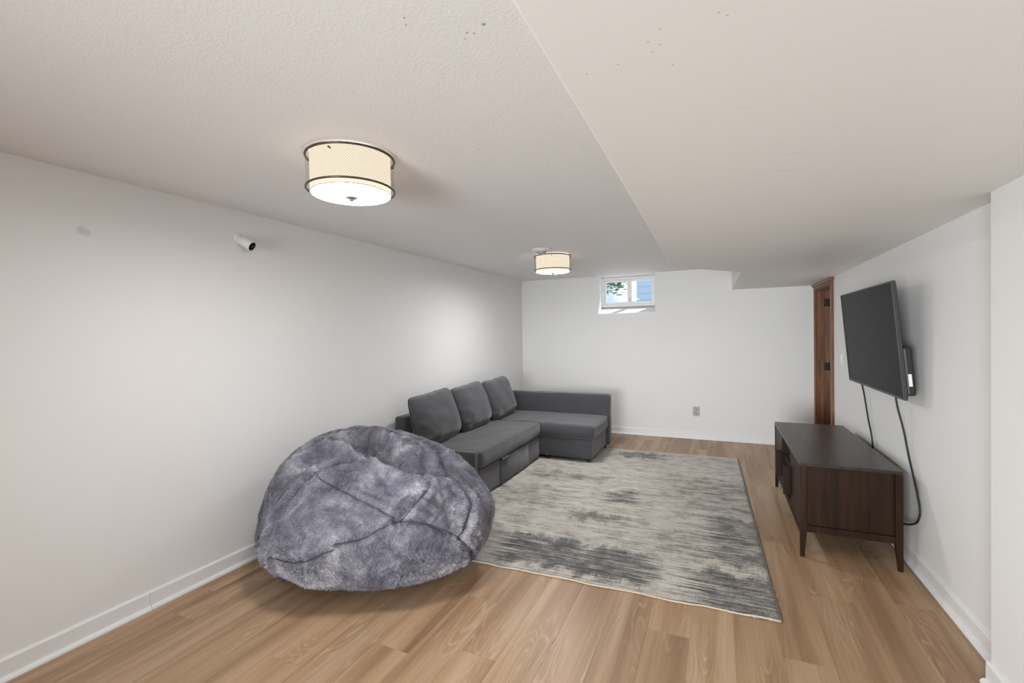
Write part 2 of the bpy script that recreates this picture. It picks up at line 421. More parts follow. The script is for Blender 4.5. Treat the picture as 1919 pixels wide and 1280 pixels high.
# ------------------------------------------------------------------ window
win = empty('window_1', (-1.19, B + D, 1.9)); struct(win, 'small white two-pane basement window high in the end wall', 'window')
def wpart(o): o.parent = win; o.matrix_parent_inverse = Matrix.Translation(-Vector(win.location)); return o
FX0, FX1, FZ0, FZ1 = WX0 + 0.002, WX1 - 0.002, 1.797, C - 0.008
fy0, fy1 = B + D - 0.03, B + D + 0.04
bm = bmesh.new(); w = 0.030
add_box(bm, FX0, FX0 + w, fy0, fy1, FZ0, FZ1, .004); add_box(bm, FX1 - w, FX1, fy0, fy1, FZ0, FZ1, .004)
add_box(bm, FX0 + w, FX1 - w, fy0, fy1, FZ0, FZ0 + w, .004); add_box(bm, FX0 + w, FX1 - w, fy0, fy1, FZ1 - w, FZ1, .004)
wpart(bm_obj('window_frame', bm, M_whitepl))
PZ0, PZ1 = 1.862, 2.158
xs = [FX0 + w, -1.178, -0.866 + 0.03]
def sash(x0, x1, px0, px1, ya, yb):
    bm = bmesh.new()
    add_box(bm, x0, px0, ya, yb, FZ0 + w, FZ1 - w, .003); add_box(bm, px1, x1, ya, yb, FZ0 + w, FZ1 - w, .003)
    add_box(bm, px0, px1, ya, yb, FZ0 + w, PZ0, .003); add_box(bm, px0, px1, ya, yb, PZ1, FZ1 - w, .003)
    s_ = wpart(bm_obj('sash', bm, M_whitepl)); return s_
m = NT('window_glass'); m.t.nodes.remove(m.b)
tr = m.n('ShaderNodeBsdfTransparent'); gl = m.n('ShaderNodeBsdfGlossy'); gl.inputs['Roughness'].default_value = 0.02; mxs = m.n('ShaderNodeMixShader'); mxs.inputs[0].default_value = 0.05
tr.inputs['Color'].default_value = (0.95, 0.97, 0.98, 1)
m.l(tr, 0, mxs, 1); m.l(gl, 0, mxs, 2); m.l(mxs, 0, m.out, 'Surface'); M_glass = m.m
s1 = sash(FX0 + w, -1.150, -1.522, -1.212, fy0 + 0.030, fy1 - 0.012); s2 = sash(-1.205, FX1 - w, -1.147, -0.868, fy0 + 0.006, fy0 + 0.028)
for s_, a, b, yy in ((s1, -1.526, -1.208, fy0 + 0.043), (s2, -1.151, -0.864, fy0 + 0.016)):
    g = box('pane', a, b, yy, yy + 0.004, PZ0 - 0.004, PZ1 + 0.004, M_glass); g.parent = s_
lt = box('latch', -1.186, -1.166, fy0 - 0.006, fy0 + 0.008, 1.862, 1.915, M_nickel, bev=.003); lt.parent = s2
wpart(box('track_seal', FX0, FX1, fy0 - 0.004, fy0 + 0.004, FZ0 - 0.006, FZ0 + 0.002, M_greypl))
wpart(prism('window_sill', [(B - 0.001, WZ0 - 0.01), (B - 0.001, WZ0 + 0.001), (B + 0.30, 1.792), (B + 0.30, WZ0 - 0.01)], WX0, WX1, M_daylit, axis='x'))
wpart(box('daylit_reveal_face', WX0, WX0 + 0.003, B - 0.0005, B + D - .03, WZ0, C, M_daylit))  # thin face over the reveal, its whiter colour standing in for daylight

# ------------------------------------------------------------------ doorway and open door
door = empty('door_1', (R, DY1, 0)); struct(door, 'stained wood door standing open behind its casing in the far corner', 'door')
pinv = Matrix.Translation(-Vector(door.location))
def dpart(o, par=None): o.parent = par or door; o.matrix_parent_inverse = Matrix.Identity(4) if par else pinv; return o
CT = 0.02
def casing(y0, y1, z0, z1): return dpart(box('casing', R - CT, R, y0, y1, z0, z1, M_oak, bev=.004))
casing(DY0 - 0.075, DY0 - 0.005, 0, DZ + 0.012); casing(DY1 + 0.005, B - 0.003, 0, DZ + 0.012)
dpart(box('head_casing', R - CT, R, DY0 - 0.078, B - 0.003, DZ + 0.012, S - 0.030, M_oak, bev=.004))
cp = dpart(prism('head_cap', [(R, S - 0.030), (R - 0.024, S - 0.030), (R - 0.042, S - 0.008), (R - 0.042, S - 0.001), (R, S - 0.001)], DY0 - 0.098, B - 0.003, M_oak, axis='y'))
JX1 = R + 0.118
dpart(box('jamb', R, JX1, DY1, DY1 + 0.02, 0, DZ, M_oak)); dpart(box('jamb', R, JX1, DY0 - 0.02, DY0, 0, DZ, M_oak)); dpart(box('head_jamb', R, JX1, DY0 - 0.02, DY1 + 0.02, DZ, DZ + 0.02, M_oak))
dpart(box('door_stop', R + 0.035, R + 0.07, DY1 - 0.011, DY1, 0, DZ, M_oak, bev=.002)); dpart(box('door_stop', R + 0.035, R + 0.07, DY0, DY0 + 0.011, 0, DZ, M_oak, bev=.002)); dpart(box('door_stop', R + 0.035, R + 0.07, DY0 + 0.011, DY1 - 0.011, DZ - 0.011, DZ, M_oak, bev=.002))
slab = dpart(box('door_slab', JX1 + 0.006, JX1 + 0.79, DY1 - 0.040, DY1 - 0.003, 0.01, DZ - 0.004, M_oak, bev=.002))
for (z0, z1) in ((0.12, 0.86), (0.98, 1.74)):
    for (xa, xb) in ((JX1 + .11, JX1 + .36), (JX1 + .44, JX1 + .69)):
        dpart(box('door_panel', xa, xb, DY1 - 0.046, DY1 - 0.038, z0, z1, M_oak, bev=.004), slab)
for zc in (1.73, 0.98, 0.22):
    h_ = dpart(box('hinge', R + 0.072, JX1, DY1 - 0.004, DY1 + 0.001, zc - 0.045, zc + 0.045, M_black, bev=.001))
    kn = tube('hinge_knuckle', [(JX1 + 0.006, DY1 - 0.008, zc - 0.046), (JX1 + 0.006, DY1 - 0.008, zc + 0.046)], 0.007, M_black); dpart(kn, h_)
kb = lathe('door_knob', [(0, 0), (0.03, 0), (0.03, 0.006), (0.011, 0.012), (0.011, 0.035), (0.026, 0.048), (0.026, 0.062), (0, 0.07)], 24, M_black); kb.rotation_euler = (math.pi / 2, 0, 0); kb.location = (JX1 + 0.73, DY1 - 0.04, 0.95); dpart(kb, slab)

# ------------------------------------------------------------------ ceiling lamps
def lamp_materials():
    d = []
    for st in LAMP_DIFF:
        m = NT('lamp_diffuser'); m.t.nodes.remove(m.b); e = m.n('ShaderNodeEmission'); e.inputs['Color'].default_value = (0.99, 0.985, 0.99, 1); e.inputs['Strength'].default_value = st; m.l(e, 0, m.out, 'Surface'); d.append(m.m)
    m = NT('lamp_linen'); m.t.nodes.remove(m.b); e = m.n('ShaderNodeEmission'); v = m.coord((1, 1, 1)); nz = m.noise(v, 300, 2)
    c = LAMP_DRUM; r = m.ramp(nz, 'Fac', [(0.3, tuple(k * .96 for k in c[:3])), (0.7, c[:3])]); m.l(r, 'Color', e, 'Color'); e.inputs['Strength'].default_value = c[3]; m.l(e, 0, m.out, 'Surface'); s_ = m.m
    # open weave metal mesh: real holes between the threads
    m = NT('lamp_mesh'); m.base(srgb(150, 135, 118), 0.5, 0.4, 0.3)
    uv = m.n('ShaderNodeUVMap'); sep = m.n('ShaderNodeSeparateXYZ'); m.l(uv, 0, sep, 0)
    u = m.math('MULTIPLY', sep, 0, 2 * math.pi * 108); vv = m.math('MULTIPLY', sep, 1, 2 * math.pi * 12)
    a = m.math('ADD', u, 0, vv, 0); b = m.math('SUBTRACT', u, 0, vv, 0)
    sa = m.math('SINE', a, 0); sb = m.math('SINE', b, 0); p = m.math('ADD', sa, 0, sb, 0)
    k = m.ramp(p, 0, [(0.9, (0, 0, 0)), (1.0, (1, 1, 1))]); mr = m.n('ShaderNodeMapRange'); m.l(p, 0, mr, 'Value'); mr.inputs['From Min'].default_value = 0.6; mr.inputs['From Max'].default_value = 1.1; mr.inputs['To Max'].default_value = 0.8
    mr.inputs['To Min'].default_value = 0.03
    t = m.n('ShaderNodeBsdfTransparent'); mx_ = m.n('ShaderNodeMixShader'); m.l(mr, 'Result', mx_, 0); m.l(t, 0, mx_, 1); m.l(m.b, 0, mx_, 2); m.l(mx_, 0, m.out, 'Surface')
    return d, s_, m.m
M_diff, M_linen, M_mesh = lamp_materials()
RO, RI, ZL, ZD = 0.188, 0.172, 2.077 - C, 2.056 - C
def make_lamp(loc, label, mdiff):
    e = empty('ceiling_lamp', loc); tag(e, label, 'lamp', 'drum ceiling lamps')
    lathe('mounting_plate', [(0, 0), (0.165, 0), (0.165, -0.006), (0, -0.006)], 48, M_whitepl, e, smooth=False)
    torus('top_ring', RO, 0.0055, -0.014, M_bronze, e); torus('lower_ring', RO, 0.0045, ZL, M_bronze, e)
    bm = bmesh.new(); seg = 96; uvl = bm.loops.layers.uv.new('UVMap')
    lo = [bm.verts.new((RO * math.cos(2 * math.pi * k / seg), RO * math.sin(2 * math.pi * k / seg), ZL)) for k in range(seg)]
    hi = [bm.verts.new((v.co.x, v.co.y, -0.014)) for v in lo]
    for k in range(seg):
        k2 = (k + 1) % seg; f = bm.faces.new((lo[k], lo[k2], hi[k2], hi[k]))
        for lp, (uu, vv) in zip(f.loops, ((k, 0), (k + 1, 0), (k + 1, 1), (k, 1))): lp[uvl].uv = (uu / seg, vv)
    bm_obj('mesh_shade', bm, M_mesh, e, smooth=True)
    lathe('linen_drum', [(RI, ZD + 0.004), (RI, -0.004), (RI - 0.004, -0.004), (RI - 0.004, ZD + 0.004)], 72, M_linen, e, close=True)
    torus('drum_rim', RI, 0.0016, ZD + 0.003, M_bronze, e, rs=6)
    lathe('diffuser', [(RI - 0.002, ZD + 0.003), (RI * 0.9, ZD - 0.001), (RI * 0.6, ZD - 0.004), (0, ZD - 0.005)], 72, mdiff, e)
    f_ = lathe('finial', [(0, ZD - 0.005), (0.026, ZD - 0.005), (0.026, ZD - 0.012), (0.014, ZD - 0.016), (0.009, ZD - 0.018), (0.009, ZD - 0.025), (0, ZD - 0.028)], 24, M_nickel, e)
    for k in range(3):
        a = 2.9 + k * 2 * math.pi / 3
        c, s_ = math.cos(a), math.sin(a)
        tube('spacer_arm', [(RI * c, RI * s_, -0.03), (RO * c, RO * s_, -0.03)], 0.004, M_bronze, e, 6)
    return e
make_lamp((-1.500, 1.583, C), 'large drum ceiling lamp with dotted mesh shade above the bean bag', M_diff[0])
make_lamp((-1.564, 4.490, C), 'smaller looking far drum ceiling lamp near the smoke detector and window', M_diff[1])

# smoke detector between the lamps
sd = empty('smoke_detector', (-1.548, 4.125, C)); tag(sd, 'round white smoke detector on the ceiling just before the far lamp', 'smoke detector')
lathe('base_plate', [(0, 0), (0.092, 0), (0.092, -0.008), (0.086, -0.013), (0, -0.013)], 40, M_whitepl, sd)
lathe('sensor_body', [(0.046, -0.012), (0.046, -0.034), (0.040, -0.042), (0, -0.044)], 32, M_greypl, sd)
lathe('sensor_lip', [(0.048, -0.012), (0.058, -0.013), (0.058, -0.019), (0.048, -0.020)], 32, M_whitepl, sd, close=True)

# security camera on the left wall
scm = empty('security_camera', (L, 1.925, 2.055)); tag(scm, 'small white bullet security camera with black lens face on the left wall', 'camera')
bs = lathe('wall_base', [(0, 0), (0.034, 0), (0.034, 0.008), (0.026, 0.015), (0, 0.018)], 32, M_whitepl, scm); bs.rotation_euler = (0, math.pi / 2, 0)
ax = (Vector((-2.672, 1.955, 2.004)) - Vector((L + 0.005, 1.928, 2.056))).normalized(); q = ax.to_track_quat('Z', 'Y').to_euler()
cb = lathe('camera_body', [(0, 0.012), (0.02, 0.012), (0.028, 0.022), (0.031, 0.045), (0.032, 0.108), (0.030, 0.112), (0.0275, 0.110), (0.0275, 0.106)], 36, M_whitepl, scm); cb.rotation_euler = q
fc = lathe('lens_face', [(0.0275, 0.1065), (0.018, 0.1085), (0, 0.109)], 32, M_screen, scm); fc.rotation_euler = q
ln = lathe('lens', [(0.010, 0.108), (0.010, 0.1105), (0.006, 0.111), (0, 0.1115)], 24, M_blackpl, fc)

# outlet and switch
ou = empty('wall_outlet', (-0.286, B, 0.362)); tag(ou, 'grey duplex power outlet on the end wall beside the sofa', 'outlet')
bm = bmesh.new(); add_box(bm, -.042, .042, -.006, 0, -.062, .062, .003); bm_obj('cover_plate', bm, M_plate, ou)
for z in (-.024, .024):
    bm = bmesh.new(); add_box(bm, -.017, .017, -.009, -.005, z - .015, z + .015, .004); rc = bm_obj('receptacle', bm, M_greypl, ou)
    for x in (-.006, .006):
        bm = bmesh.new(); add_box(bm, x - .0015, x + .0015, -.0095, -.0085, z - .004, z + .006); bm_obj('slot', bm, M_black, rc)
sw = empty('light_switch', (R, 5.205, 1.131)); tag(sw, 'white light switch on the right wall between door and television', 'light switch')
bm = bmesh.new(); add_box(bm, -.007, 0, -.038, .038, -.062, .062, .003); bm_obj('cover_plate', bm, M_whitepl, sw)
bm = bmesh.new(); add_box(bm, -.011, -.006, -.016, .016, -.033, .033, .003); bm_obj('rocker', bm, M_whitepl, sw)

# ------------------------------------------------------------------ rug
def rug_mat(Wd, Ln):
    m = NT('rug_weave').base((0.4, 0.38, 0.35), 0.95, 0.05)
    t = m.n('ShaderNodeTexCoord'); sep = m.n('ShaderNodeSeparateXYZ'); m.l(t, 'Object', sep, 0)
    def mp(s, o=(0, 0, 0)):
        x = m.n('ShaderNodeMapping'); x.inputs['Scale'].default_value = s; x.inputs['Location'].default_value = o; m.l(t, 'Object', x, 'Vector'); return x
    s1 = m.noise(mp((1.6, 85, 1)), 1.0, 4, 0.65); s2 = m.noise(mp((7, 190, 1)), 1.0, 3, 0.6); blot = m.noise(mp((7, 11, 1)), 1.0, 6, 0.75); speck = m.noise(mp((1, 1, 1)), 110, 3, 0.7); tone = m.noise(mp((.8, 1.3, 1), (3, 1, 0)), 1.0, 2)
    # ragged patch borders: every weft line starts and ends somewhere else
    rgx = m.noise(mp((.4, 55, 1), (0, 7, 0)), 1.0, 3, 0.7); rgx2 = m.math('SUBTRACT', rgx, 'Fac', 0.5); rgx3 = m.math('MULTIPLY', rgx2, 0, 0.75)
    rgy = m.noise(mp((9, 3, 1), (5, 2, 0)), 1.0, 4, 0.7); rgy2 = m.math('SUBTRACT', rgy, 'Fac', 0.5); rgy3 = m.math('MULTIPLY', rgy2, 0, 0.45)
    wx = m.math('ADD', sep, 0, rgx3, 0); wy = m.math('ADD', sep, 1, rgy3, 0)
    acc = None
    # (x0,x1,y0,y1,strength): worn darker patches woven into the rug, x measured leftwards from the right edge
    for (x0, x1, y0, y1, k) in ((.62, 1.60, .06, .50, .30), (-.1, .34, .48, 1.30, .24), (-.1, .42, -.05, .42, .27), (.90, 1.34, .84, 1.04, .22), (.86, 1.12, 1.28, 1.60, .26), (.72, 1.3, 2.72, 2.98, .24), (1.2, 2.0, 1.72, 1.98, .15), (.36, .66, .50, .95, .12), (-.1, .55, 1.30, 2.2, .12), (1.45, 2.4, .95, 1.5, .08), (.45, .75, 1.5, 2.3, .07)):
        parts = []
        for src, a, b in ((wx, -x1, -x0), (wy, y0, y1)):
            c, hw = (a + b) / 2, (b - a) / 2
            d = m.math('SUBTRACT', src, 0, c); ab = m.math('ABSOLUTE', d, 0); mr = m.n('ShaderNodeMapRange'); mr.interpolation_type = 'SMOOTHSTEP'
            mr.inputs['From Min'].default_value = hw + .03; mr.inputs['From Max'].default_value = max(hw - .07, 0); m.l(ab, 0, mr, 'Value'); parts.append(mr)
        p = m.math('MULTIPLY', parts[0], 'Result', parts[1], 'Result'); pk = m.math('MULTIPLY', p, 0, k)
        acc = pk if acc is None else m.math('MAXIMUM', acc, 0, pk, 0)
    # density = patches + streak noise + blotches
    a1 = m.math('MULTIPLY', s1, 'Fac', 1.10); a2 = m.math('MULTIPLY', blot, 'Fac', 0.95); a3 = m.math('MULTIPLY', s2, 'Fac', 0.70); a4 = m.math('MULTIPLY', speck, 'Fac', 0.45)
    d1 = m.math('ADD', a1, 0, a2, 0); d2 = m.math('ADD', d1, 0, a3, 0); d3 = m.math('ADD', d2, 0, a4, 0); d4 = m.math('ADD', d3, 0, acc, 0)
    n_ = m.n('ShaderNodeMapRange'); n_.inputs['From Min'].default_value = 1.25; n_.inputs['From Max'].default_value = 2.28; m.l(d4, 0, n_, 'Value')
    r = m.ramp(n_, 'Result', [(0.18, srgb(208, 203, 196)), (0.36, srgb(186, 181, 174)), (0.50, srgb(148, 144, 138)), (0.64, srgb(104, 103, 102)), (0.82, srgb(66, 66, 67))])
    tn = m.ramp(tone, 'Fac', [(0.35, (1.015, 0.985, 0.945)), (0.6, (0.97, 0.98, 0.97))])
    x = m.mix(r, 'Color', tn, 'Color', 0.8, mode='MULTIPLY'); m.l(x, 2, m.b, 'Base Color')
    m.bump(d3, 0, 0.3, 0.004); m.b.inputs['Sheen Weight'].default_value = 0.15
    return m.m
RW, RL = 2.44, 3.06
rug = empty('area_rug', (0.26, 2.52, 0.0)); rug.rotation_euler = (0, 0, 0.028); tag(rug, 'distressed grey and beige area rug between sofa and television stand', 'rug')
nx, ny = 110, 130
def rug_pt(i, j, top=True):
    u = -RW * i / nx; v = RL * j / ny
    e0 = max(0, 1 - v / 0.10)
    wv = 0.010 * noise.noise((u * 5, 3.1, 0)) + 0.005 * noise.noise((u * 14, 1.7, 0))
    y = v + e0 * wv
    e1 = max(0, 1 - (RL - v) / 0.10); y += e1 * 0.006 * noise.noise((u * 4, 9.0, 0))
    x = u + max(0, 1 + u / 0.1) * 0.004 * noise.noise((v * 4, 5.0, 0))
    lift = e0 * max(0, noise.noise((u * 6, 7.7, 0)) - 0.1) * 0.012
    return (x, y, 0.007 + lift)
verts = [rug_pt(i, j) for j in range(ny + 1) for i in range(nx + 1)]
faces = [(j * (nx + 1) + i, (j + 1) * (nx + 1) + i, (j + 1) * (nx + 1) + i + 1, j * (nx + 1) + i + 1) for j in range(ny) for i in range(nx)]
ring = [(i, 0) for i in range(nx)] + [(nx, j) for j in range(ny)] + [(i, ny) for i in range(nx, 0, -1)] + [(0, j) for j in range(ny, 0, -1)]
base_i = len(verts); rv = [j * (nx + 1) + i for i, j in ring]
verts += [(verts[k][0], verts[k][1], 0.0005) for k in rv]; n = len(rv)
faces += [(rv[k], rv[(k + 1) % n], base_i + (k + 1) % n, base_i + k) for k in range(n)]
me = bpy.data.meshes.new('rug_pile'); me.from_pydata(verts, [], faces); me.update()
M_rug = rug_mat(RW, RL)
new_obj('rug_pile', me, M_rug, rug, smooth=True)
M_bind = plain('rug_binding', srgb(200, 188, 168), 0.9, 0.1, var=0.12, nscale=120)
M_bind_g = plain('rug_side_binding', srgb(120, 112, 102), 0.9, 0.1, var=0.12, nscale=120)
for nm, idx, mt in (('binding', [(i, 0) for i in range(nx + 1)], M_bind), ('binding', [(i, ny) for i in range(nx + 1)], M_bind), ('side_binding', [(0, j) for j in range(ny + 1)], M_bind_g), ('side_binding', [(nx, j) for j in range(ny + 1)], M_bind_g)):
    tube(nm, [(verts[j * (nx + 1) + i][0], verts[j * (nx + 1) + i][1], verts[j * (nx + 1) + i][2] - 0.001) for i, j in idx], 0.0046, mt, rug, 6)

# ------------------------------------------------------------------ sofa
sofa = empty('corner_sofa', (-2.2, 4.5, 0)); tag(sofa, 'charcoal grey L-shaped corner sofa with chaise against the left wall', 'sofa')
sinv = Matrix.Translation(-Vector(sofa.location))
def soft_box(name, x0, x1, y0, y1, z0, z1, mat, bev=0.02, sub=0.05, puff=0.0, wr=0.004, seed=0, par=None, inv=sinv, root=None):
    """upholstered block: bevelled, subdivided and gently uneven"""
    nxx, nyy, nzz = [max(2, int((b - a) / sub)) for a, b in ((x0, x1), (y0, y1), (z0, z1))]
    bm = bmesh.new(); cx, cy, cz = (x0 + x1) / 2, (y0 + y1) / 2, (z0 + z1) / 2; hx, hy, hz = (x1 - x0) / 2, (y1 - y0) / 2, (z1 - z0) / 2
    cache = {}
    def lin(n_, h):
        ins = [-h, -h + bev * .3, -h + bev] ; mid = [-h + bev + (2 * h - 2 * bev) * k / n_ for k in range(1, n_)]
        return ins + mid + [h - bev, h - bev * .3, h]
    ax_ = [lin(nxx, hx), lin(nyy, hy), lin(nzz, hz)]; N3 = [len(a) - 1 for a in ax_]
    def V(i, j, k):
        if (i, j, k) not in cache:
            p = Vector((ax_[0][i], ax_[1][j], ax_[2][k])); inner = Vector((max(-hx + bev, min(hx - bev, p.x)), max(-hy + bev, min(hy - bev, p.y)), max(-hz + bev, min(hz - bev, p.z))))
            d = p - inner
            if d.length > 1e-9: p = inner + d.normalized() * bev
            nrm = d.normalized() if d.length > 1e-9 else Vector()
            fx, fy, fz = 1 - (p.x / hx) ** 2, 1 - (p.y / hy) ** 2, 1 - (p.z / hz) ** 2
            f = {0: fy * fz, 1: fx * fz, 2: fx * fy}[max(range(3), key=lambda a: abs(nrm[a]))]
            f = max(f, 0) ** 0.5
            p = p + nrm * (puff * f + wr * noise.noise(((p.x + cx) * 6 + seed, (p.y + cy) * 6, (p.z + cz) * 9)) * min(1, f * 2))
            cache[(i, j, k)] = bm.verts.new((p.x + cx, p.y + cy, p.z + cz))
        return cache[(i, j, k)]
    for a in range(3):
        b, c = [(1, 2), (2, 0), (0, 1)][a]
        for s_ in (0, N3[a]):
            for i in range(N3[b]):
                for j in range(N3[c]):
                    ids = []
                    for di, dj in ((0, 0), (1, 0), (1, 1), (0, 1)):
                        t = [0, 0, 0]; t[a] = s_; t[b] = i + di; t[c] = j + dj; ids.append(V(*t))
                    try: bm.faces.new(ids)
                    except ValueError: pass
    o = bm_obj(name, bm, mat, smooth=True); o.parent = par or sofa; o.matrix_parent_inverse = inv; return o
SY0 = 3.345
XF, YC, XE, YB = -1.873, 4.828, -1.262, 5.545
soft_box('backrest', L + 0.045, -2.600, SY0, 5.690, 0.05, 0.685, M_fab, 0.022, seed=1)
soft_box('chaise_back', -2.600, -1.236, YB, 5.690, 0.04, 0.662, M_fab, 0.024, seed=2)
soft_box('end_panel', -2.600, XF - 0.014, SY0, 3.412, 0.045, 0.425, M_fab, 0.016, seed=3)
base_m = soft_box('drawer_base', -2.600, XF, 3.414, 4.815, 0.022, 0.262, M_fab, 0.010, seed=4)
dr = box('drawer_front', XF - 0.003, XF + 0.010, 3.80, 4.48, 0.028, 0.258, M_fab, bev=.006, smooth=True); dr.parent = base_m
pt = box('pull_tab', XF + 0.004, XF + 0.024, 3.81, 3.95, 0.246, 0.268, M_fab, bev=.004); pt.parent = base_m
cm = soft_box('seat_cushion', -2.600, XF + 0.014, 3.414, 4.826, 0.272, 0.412, M_fab, 0.026, puff=0.010, wr=0.008, seed=5)
soft_box('chaise_base', -2.600, XE - 0.012, YC + 0.002, YB, 0.048, 0.258, M_fab, 0.012, seed=6)
cc = soft_box('chaise_cushion', -2.600, XE + 0.014, YC - 0.006, YB, 0.264, 0.412, M_fab, 0.028, puff=0.008, wr=0.008, seed=7)
for (x, y) in ((XE - 0.06, YC + 0.06), (XE - 0.05, YB + 0.06), (-1.80, YC + 0.05), (-1.92, 3.46), (-2.55, SY0 + .06), (-2.55, 5.62)):
    o = lathe('foot', [(0, 0), (0.020, 0), (0.024, 0.006), (0.024, 0.052), (0, 0.052)], 16, M_blackpl, sofa, smooth=False); o.location = Vector((x, y, 0.007 if x > -2.1 and y < 5.5 else 0)) - Vector(sofa.location)

# loose back cushions
def make_cushion(yc, wdt, hgt, seed, yaw, label, lean=0.26, zc=0.648, xc=-2.487):
    U, Vn = 46, 36; bm = bmesh.new(); top, bot = {}, {}
    def outline(u, v):
        # pulled-out corners, slightly sunken sides
        x = u * (1 - 0.07 * abs(v) ** 7 - 0.012 * (1 - v * v)); z = v * (1 - 0.08 * abs(u) ** 7 - 0.03 * (1 - u * u) * (1 if v > 0 else 0.2))
        if v > 0: z += (0.035 * u - 0.035 * (1 - abs(u + .3)) + .02 * noise.noise((u * 2.5, seed * 3, 0))) * v
        return x, z
    for i in range(U + 1):
        for j in range(Vn + 1):
            u = math.sin((i / U - .5) * math.pi * .98) / math.sin(.49 * math.pi); v = math.sin((j / Vn - .5) * math.pi * .98) / math.sin(.49 * math.pi)
            x, z = outline(u, v); e = max(0, (1 - abs(u) ** 3.2)) ** .5 * max(0, (1 - abs(v) ** 3.0)) ** .5
            sag = 1.0 + 0.35 * (-v) * (1 - v * v)
            th = 0.125 * e * sag
            rd = 1 - 2 * abs(noise.noise((u * 1.1 + v * 2.4 + seed * 5, v * 2.0 - u * 1.6, seed)))
            side = max(0, -u - .15) * 1.3 * max(0, .75 - v) + max(0, -v - .3) * .5 + max(0, v - .35) * (.9 - abs(u)) * .8
            wr = 0.014 * e * noise.noise((u * 1.6 + seed * 9, v * 2.2, 1)) + 0.020 * rd * min(1, 2.2 * e) * side
            px, pz = x * wdt / 2, z * hgt / 2
            edge = i in (0, U) or j in (0, Vn)
            t_ = bm.verts.new((th + wr if not edge else 0, px, pz)); top[(i, j)] = t_
            bot[(i, j)] = t_ if edge else bm.verts.new((-th * 0.52, px, pz))
    for i in range(U):
        for j in range(Vn):
            bm.faces.new((top[(i, j)], top[(i + 1, j)], top[(i + 1, j + 1)], top[(i, j + 1)]))
            try: bm.faces.new((bot[(i, j)], bot[(i, j + 1)], bot[(i + 1, j + 1)], bot[(i + 1, j)]))
            except ValueError: pass
    ringp = [top[(i, 0)].co.copy() for i in range(U + 1)] + [top[(U, j)].co.copy() for j in range(1, Vn + 1)] + [top[(i, Vn)].co.copy() for i in range(U - 1, -1, -1)] + [top[(0, j)].co.copy() for j in range(Vn - 1, 0, -1)]
    e_ = empty('back_cushion', (xc, yc, zc)); e_.rotation_euler = (0, -lean, yaw); tag(e_, label, 'cushion', 'back cushions on the sofa')
    bm_obj('cushion_cover', bm, M_fab, e_, smooth=True)
    tube('edge_seam', ringp, 0.0035, M_fab_d, e_, 6, closed=True)
make_cushion(3.655, 0.73, 0.485, 1.3, 0.03, 'charcoal back cushion at the near end of the sofa, closest to the bean bag')
make_cushion(4.345, 0.695, 0.485, 2.6, 0.02, 'charcoal back cushion in the middle of the sofa row')
make_cushion(5.035, 0.70, 0.485, 4.1, 0.03, 'charcoal back cushion at the corner, next to the chaise back')

# ------------------------------------------------------------------ bean bag
bp = [-1.9587, 2.2525, 0.638, 0.6361, 0.319, 0.4507, 0.0182, -0.0646, 0.0659, 0.0372, 0.0345, 0.0315, 0.8456, -0.3467, 0.2116]
def bag_shape(Tt, Pp):
    cx, cy, rx, ry, zm, zt, kx, ky, a2, b2, a3, b3, et, px, py = bp
    cpp = np.abs(np.cos(Pp)); sp = np.sin(Pp); low = sp < 0
    r = np.where(low, cpp ** .62, cpp ** et); z = np.where(low, -zm * np.abs(sp) ** .8, zt * np.abs(sp))
    hr = 1 + a2 * np.cos(2 * Tt) + b2 * np.sin(2 * Tt) + a3 * np.cos(3 * Tt) + b3 * np.sin(3 * Tt); zz = np.where(low, 0, z / zt)
    return np.stack([cx + rx * r * hr * np.cos(Tt) + kx * z + px * zz ** 2, cy + ry * r * hr * np.sin(Tt) + ky * z + py * zz ** 2, z + zm], -1)
bag_lines = dict(
 crease=[(5.30,1.40),(5.48,1.26),(5.51,1.04),(5.6,0.93),(5.73,0.84),(5.86,0.77),(5.97,0.71),(6.14,0.67),(6.27,0.58)],
 s1=[(4.27,-0.39),(4.34,-0.03),(4.41,0.17),(4.52,0.46),(4.66,0.7),(4.9,0.88),(5.21,0.93),(5.53,0.92)],
 s2=[(4.8,0.76),(5.12,0.63),(5.36,0.5),(5.58,0.33)],
 s3=[(6.0,0.56),(5.82,0.45),(5.63,0.31),(5.43,0.25),(5.28,0.17),(5.03,0.12)],
 s4=[(5.6,0.31),(5.83,0.24),(6.04,0.05),(6.21,-0.26),(6.25,-0.46)],
 s5=[(6.27,0.58),(6.31,0.45),(6.32,0.31),(6.2,0.16),(6.09,0.01)],
 s6=[(4.39,-0.1),(4.69,-0.07),(4.86,-0.02),(5.03,0.07)],
 s7=[(4.11,0.89),(4.64,0.84)],
 s8=[(5.9,1.46),(6.05,1.33),(5.85,1.04),(5.75,0.86)],
 s9=[(0.38,0.95),(0.19,0.8),(0.0,0.59)],
 s10=[(0.16,0.82),(0.65,0.67)],
 s11=[(4.62,0.3),(4.81,0.17),(4.97,0.03)],
 s12=[(4.85,0.43),(5.04,0.31),(5.11,0.21)],
 pk1=[(4.75,0.72),(5.0,0.64),(4.9,0.54),(4.71,0.59),(4.75,0.72)],
 pk2=[(4.34,0.82),(4.54,0.8),(4.56,0.69),(4.42,0.65),(4.34,0.82)],
 fold=[(5.99,0.71),(6.17,0.72),(6.3,0.63)],
 fold2=[(4.48,0.99),(4.69,1.15),(5.13,1.11),(5.54,0.93)],
 fold3=[(5.22,1.47),(5.4,1.2),(5.51,1.09)],
 fold4=[(6.01,0.39),(6.11,0.28),(6.24,0.31)])
nU, nV = 640, 340
tt = np.arange(nU) * 2 * np.pi / nU; pp = (np.arange(nV + 1) / nV - .5) * np.pi
TT, PP = np.meshgrid(tt, pp); G = bag_shape(TT, PP)
